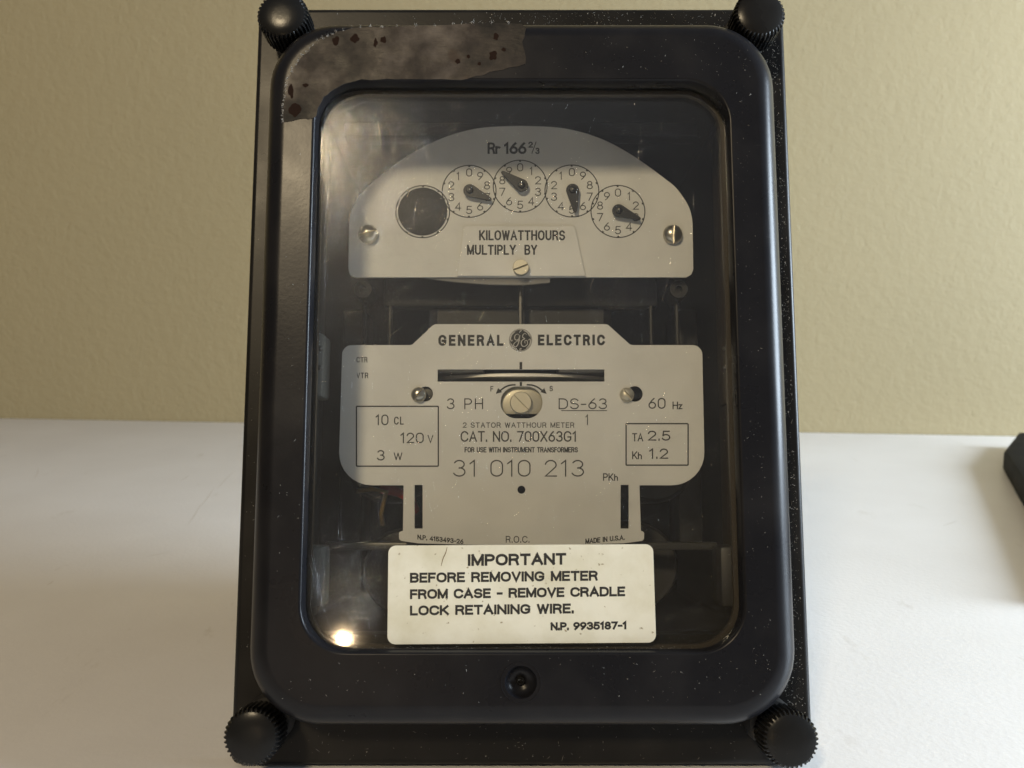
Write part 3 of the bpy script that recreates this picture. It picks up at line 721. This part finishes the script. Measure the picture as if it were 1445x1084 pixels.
def scratches(name, count, parent):
    """hair-fine scratches: little half-round grooves on the glass"""
    bm = bmesh.new(); seg = 6
    for _ in range(count):
        k = random.random()          # extra scratches added round both lamp reflections to draw out their halo
        if k < .45: u0, v0 = random.uniform(-GW + 1, GW - 1), CV + random.uniform(-GH + 1, GH - 1)
        elif k < .85: u0, v0 = -GW + 1 + abs(random.gauss(0, 14)), 178 + random.gauss(0, 18)
        else: u0, v0 = random.gauss(-46, 9), 42 + abs(random.gauss(0, 10))
        a = random.uniform(0, 2 * pi); ln = random.uniform(3, 16); bend = random.gauss(0, .1); r = random.choice((.0025, .004, .006, .010)) * (.6 if k > .45 else .4) 
        prev = None; ok = True; rows = []
        for i in range(4):
            t = i / 3 - .5; aa = a + bend * t
            u, v = u0 + cos(aa) * ln * t, v0 + sin(aa) * ln * t
            if abs(u) > GW - .6 or abs(v - CV) > GH - .6 or on_sticker(u, v): ok = False; break
            rows.append((u, v, aa))
        if not ok: continue
        for u, v, aa in rows:
            nx, ny = -sin(aa), cos(aa)
            cur = [bm.verts.new(L(u + nx * r * cos(pi * k / seg), v + ny * r * cos(pi * k / seg), 17.402 + r * .6 * sin(pi * k / seg))) for k in range(seg + 1)]
            if prev:
                for k in range(seg): bm.faces.new((prev[k], prev[k + 1], cur[k + 1], cur[k]))
            prev = cur
    o = from_bm(name, bm, M['scratch'], parent, 80); o['kind'] = 'stuff'
    return o
scratches('scratches', 6500, glass)

# ------------------------------------------------------------------ second black thing at the edge of the table
hz = 15.0
P1 = ground(1417, 634, hz); P0 = ground(1447, 596, hz); P2 = ground(1447, 682, hz)
d0 = (P0 - P1).normalized(); d2 = (P2 - P1).normalized()
pa = P1 + d0 * 90; pb = P1 + d2 * 300
poly = [P1, pb, pb + Vector((150, -10, 0)), pa + Vector((170, -20, 0)), pa]
bm = bmesh.new()
ctr = sum(poly, Vector()) / 5; ctr.z = 0
ring = lambda k, z: [Vector((ctr.x + (p.x - ctr.x) * k, ctr.y + (p.y - ctr.y) * k, z)) * S for p in poly]
skin_loops(bm, [ring(.985, .02), ring(1.0, 1.2), ring(1.0, hz - 2.5), ring(.985, hz - .6), ring(.96, hz), ring(.8, hz), ring(.78, hz - 2), ring(.5, hz - 2)], cap0=True, cap1=True)
o = from_bm('case_lid', bm, M['box'], None, 40)
o['label'] = 'low black angular lid lying on the white table close to the wall'; o['category'] = 'lid'
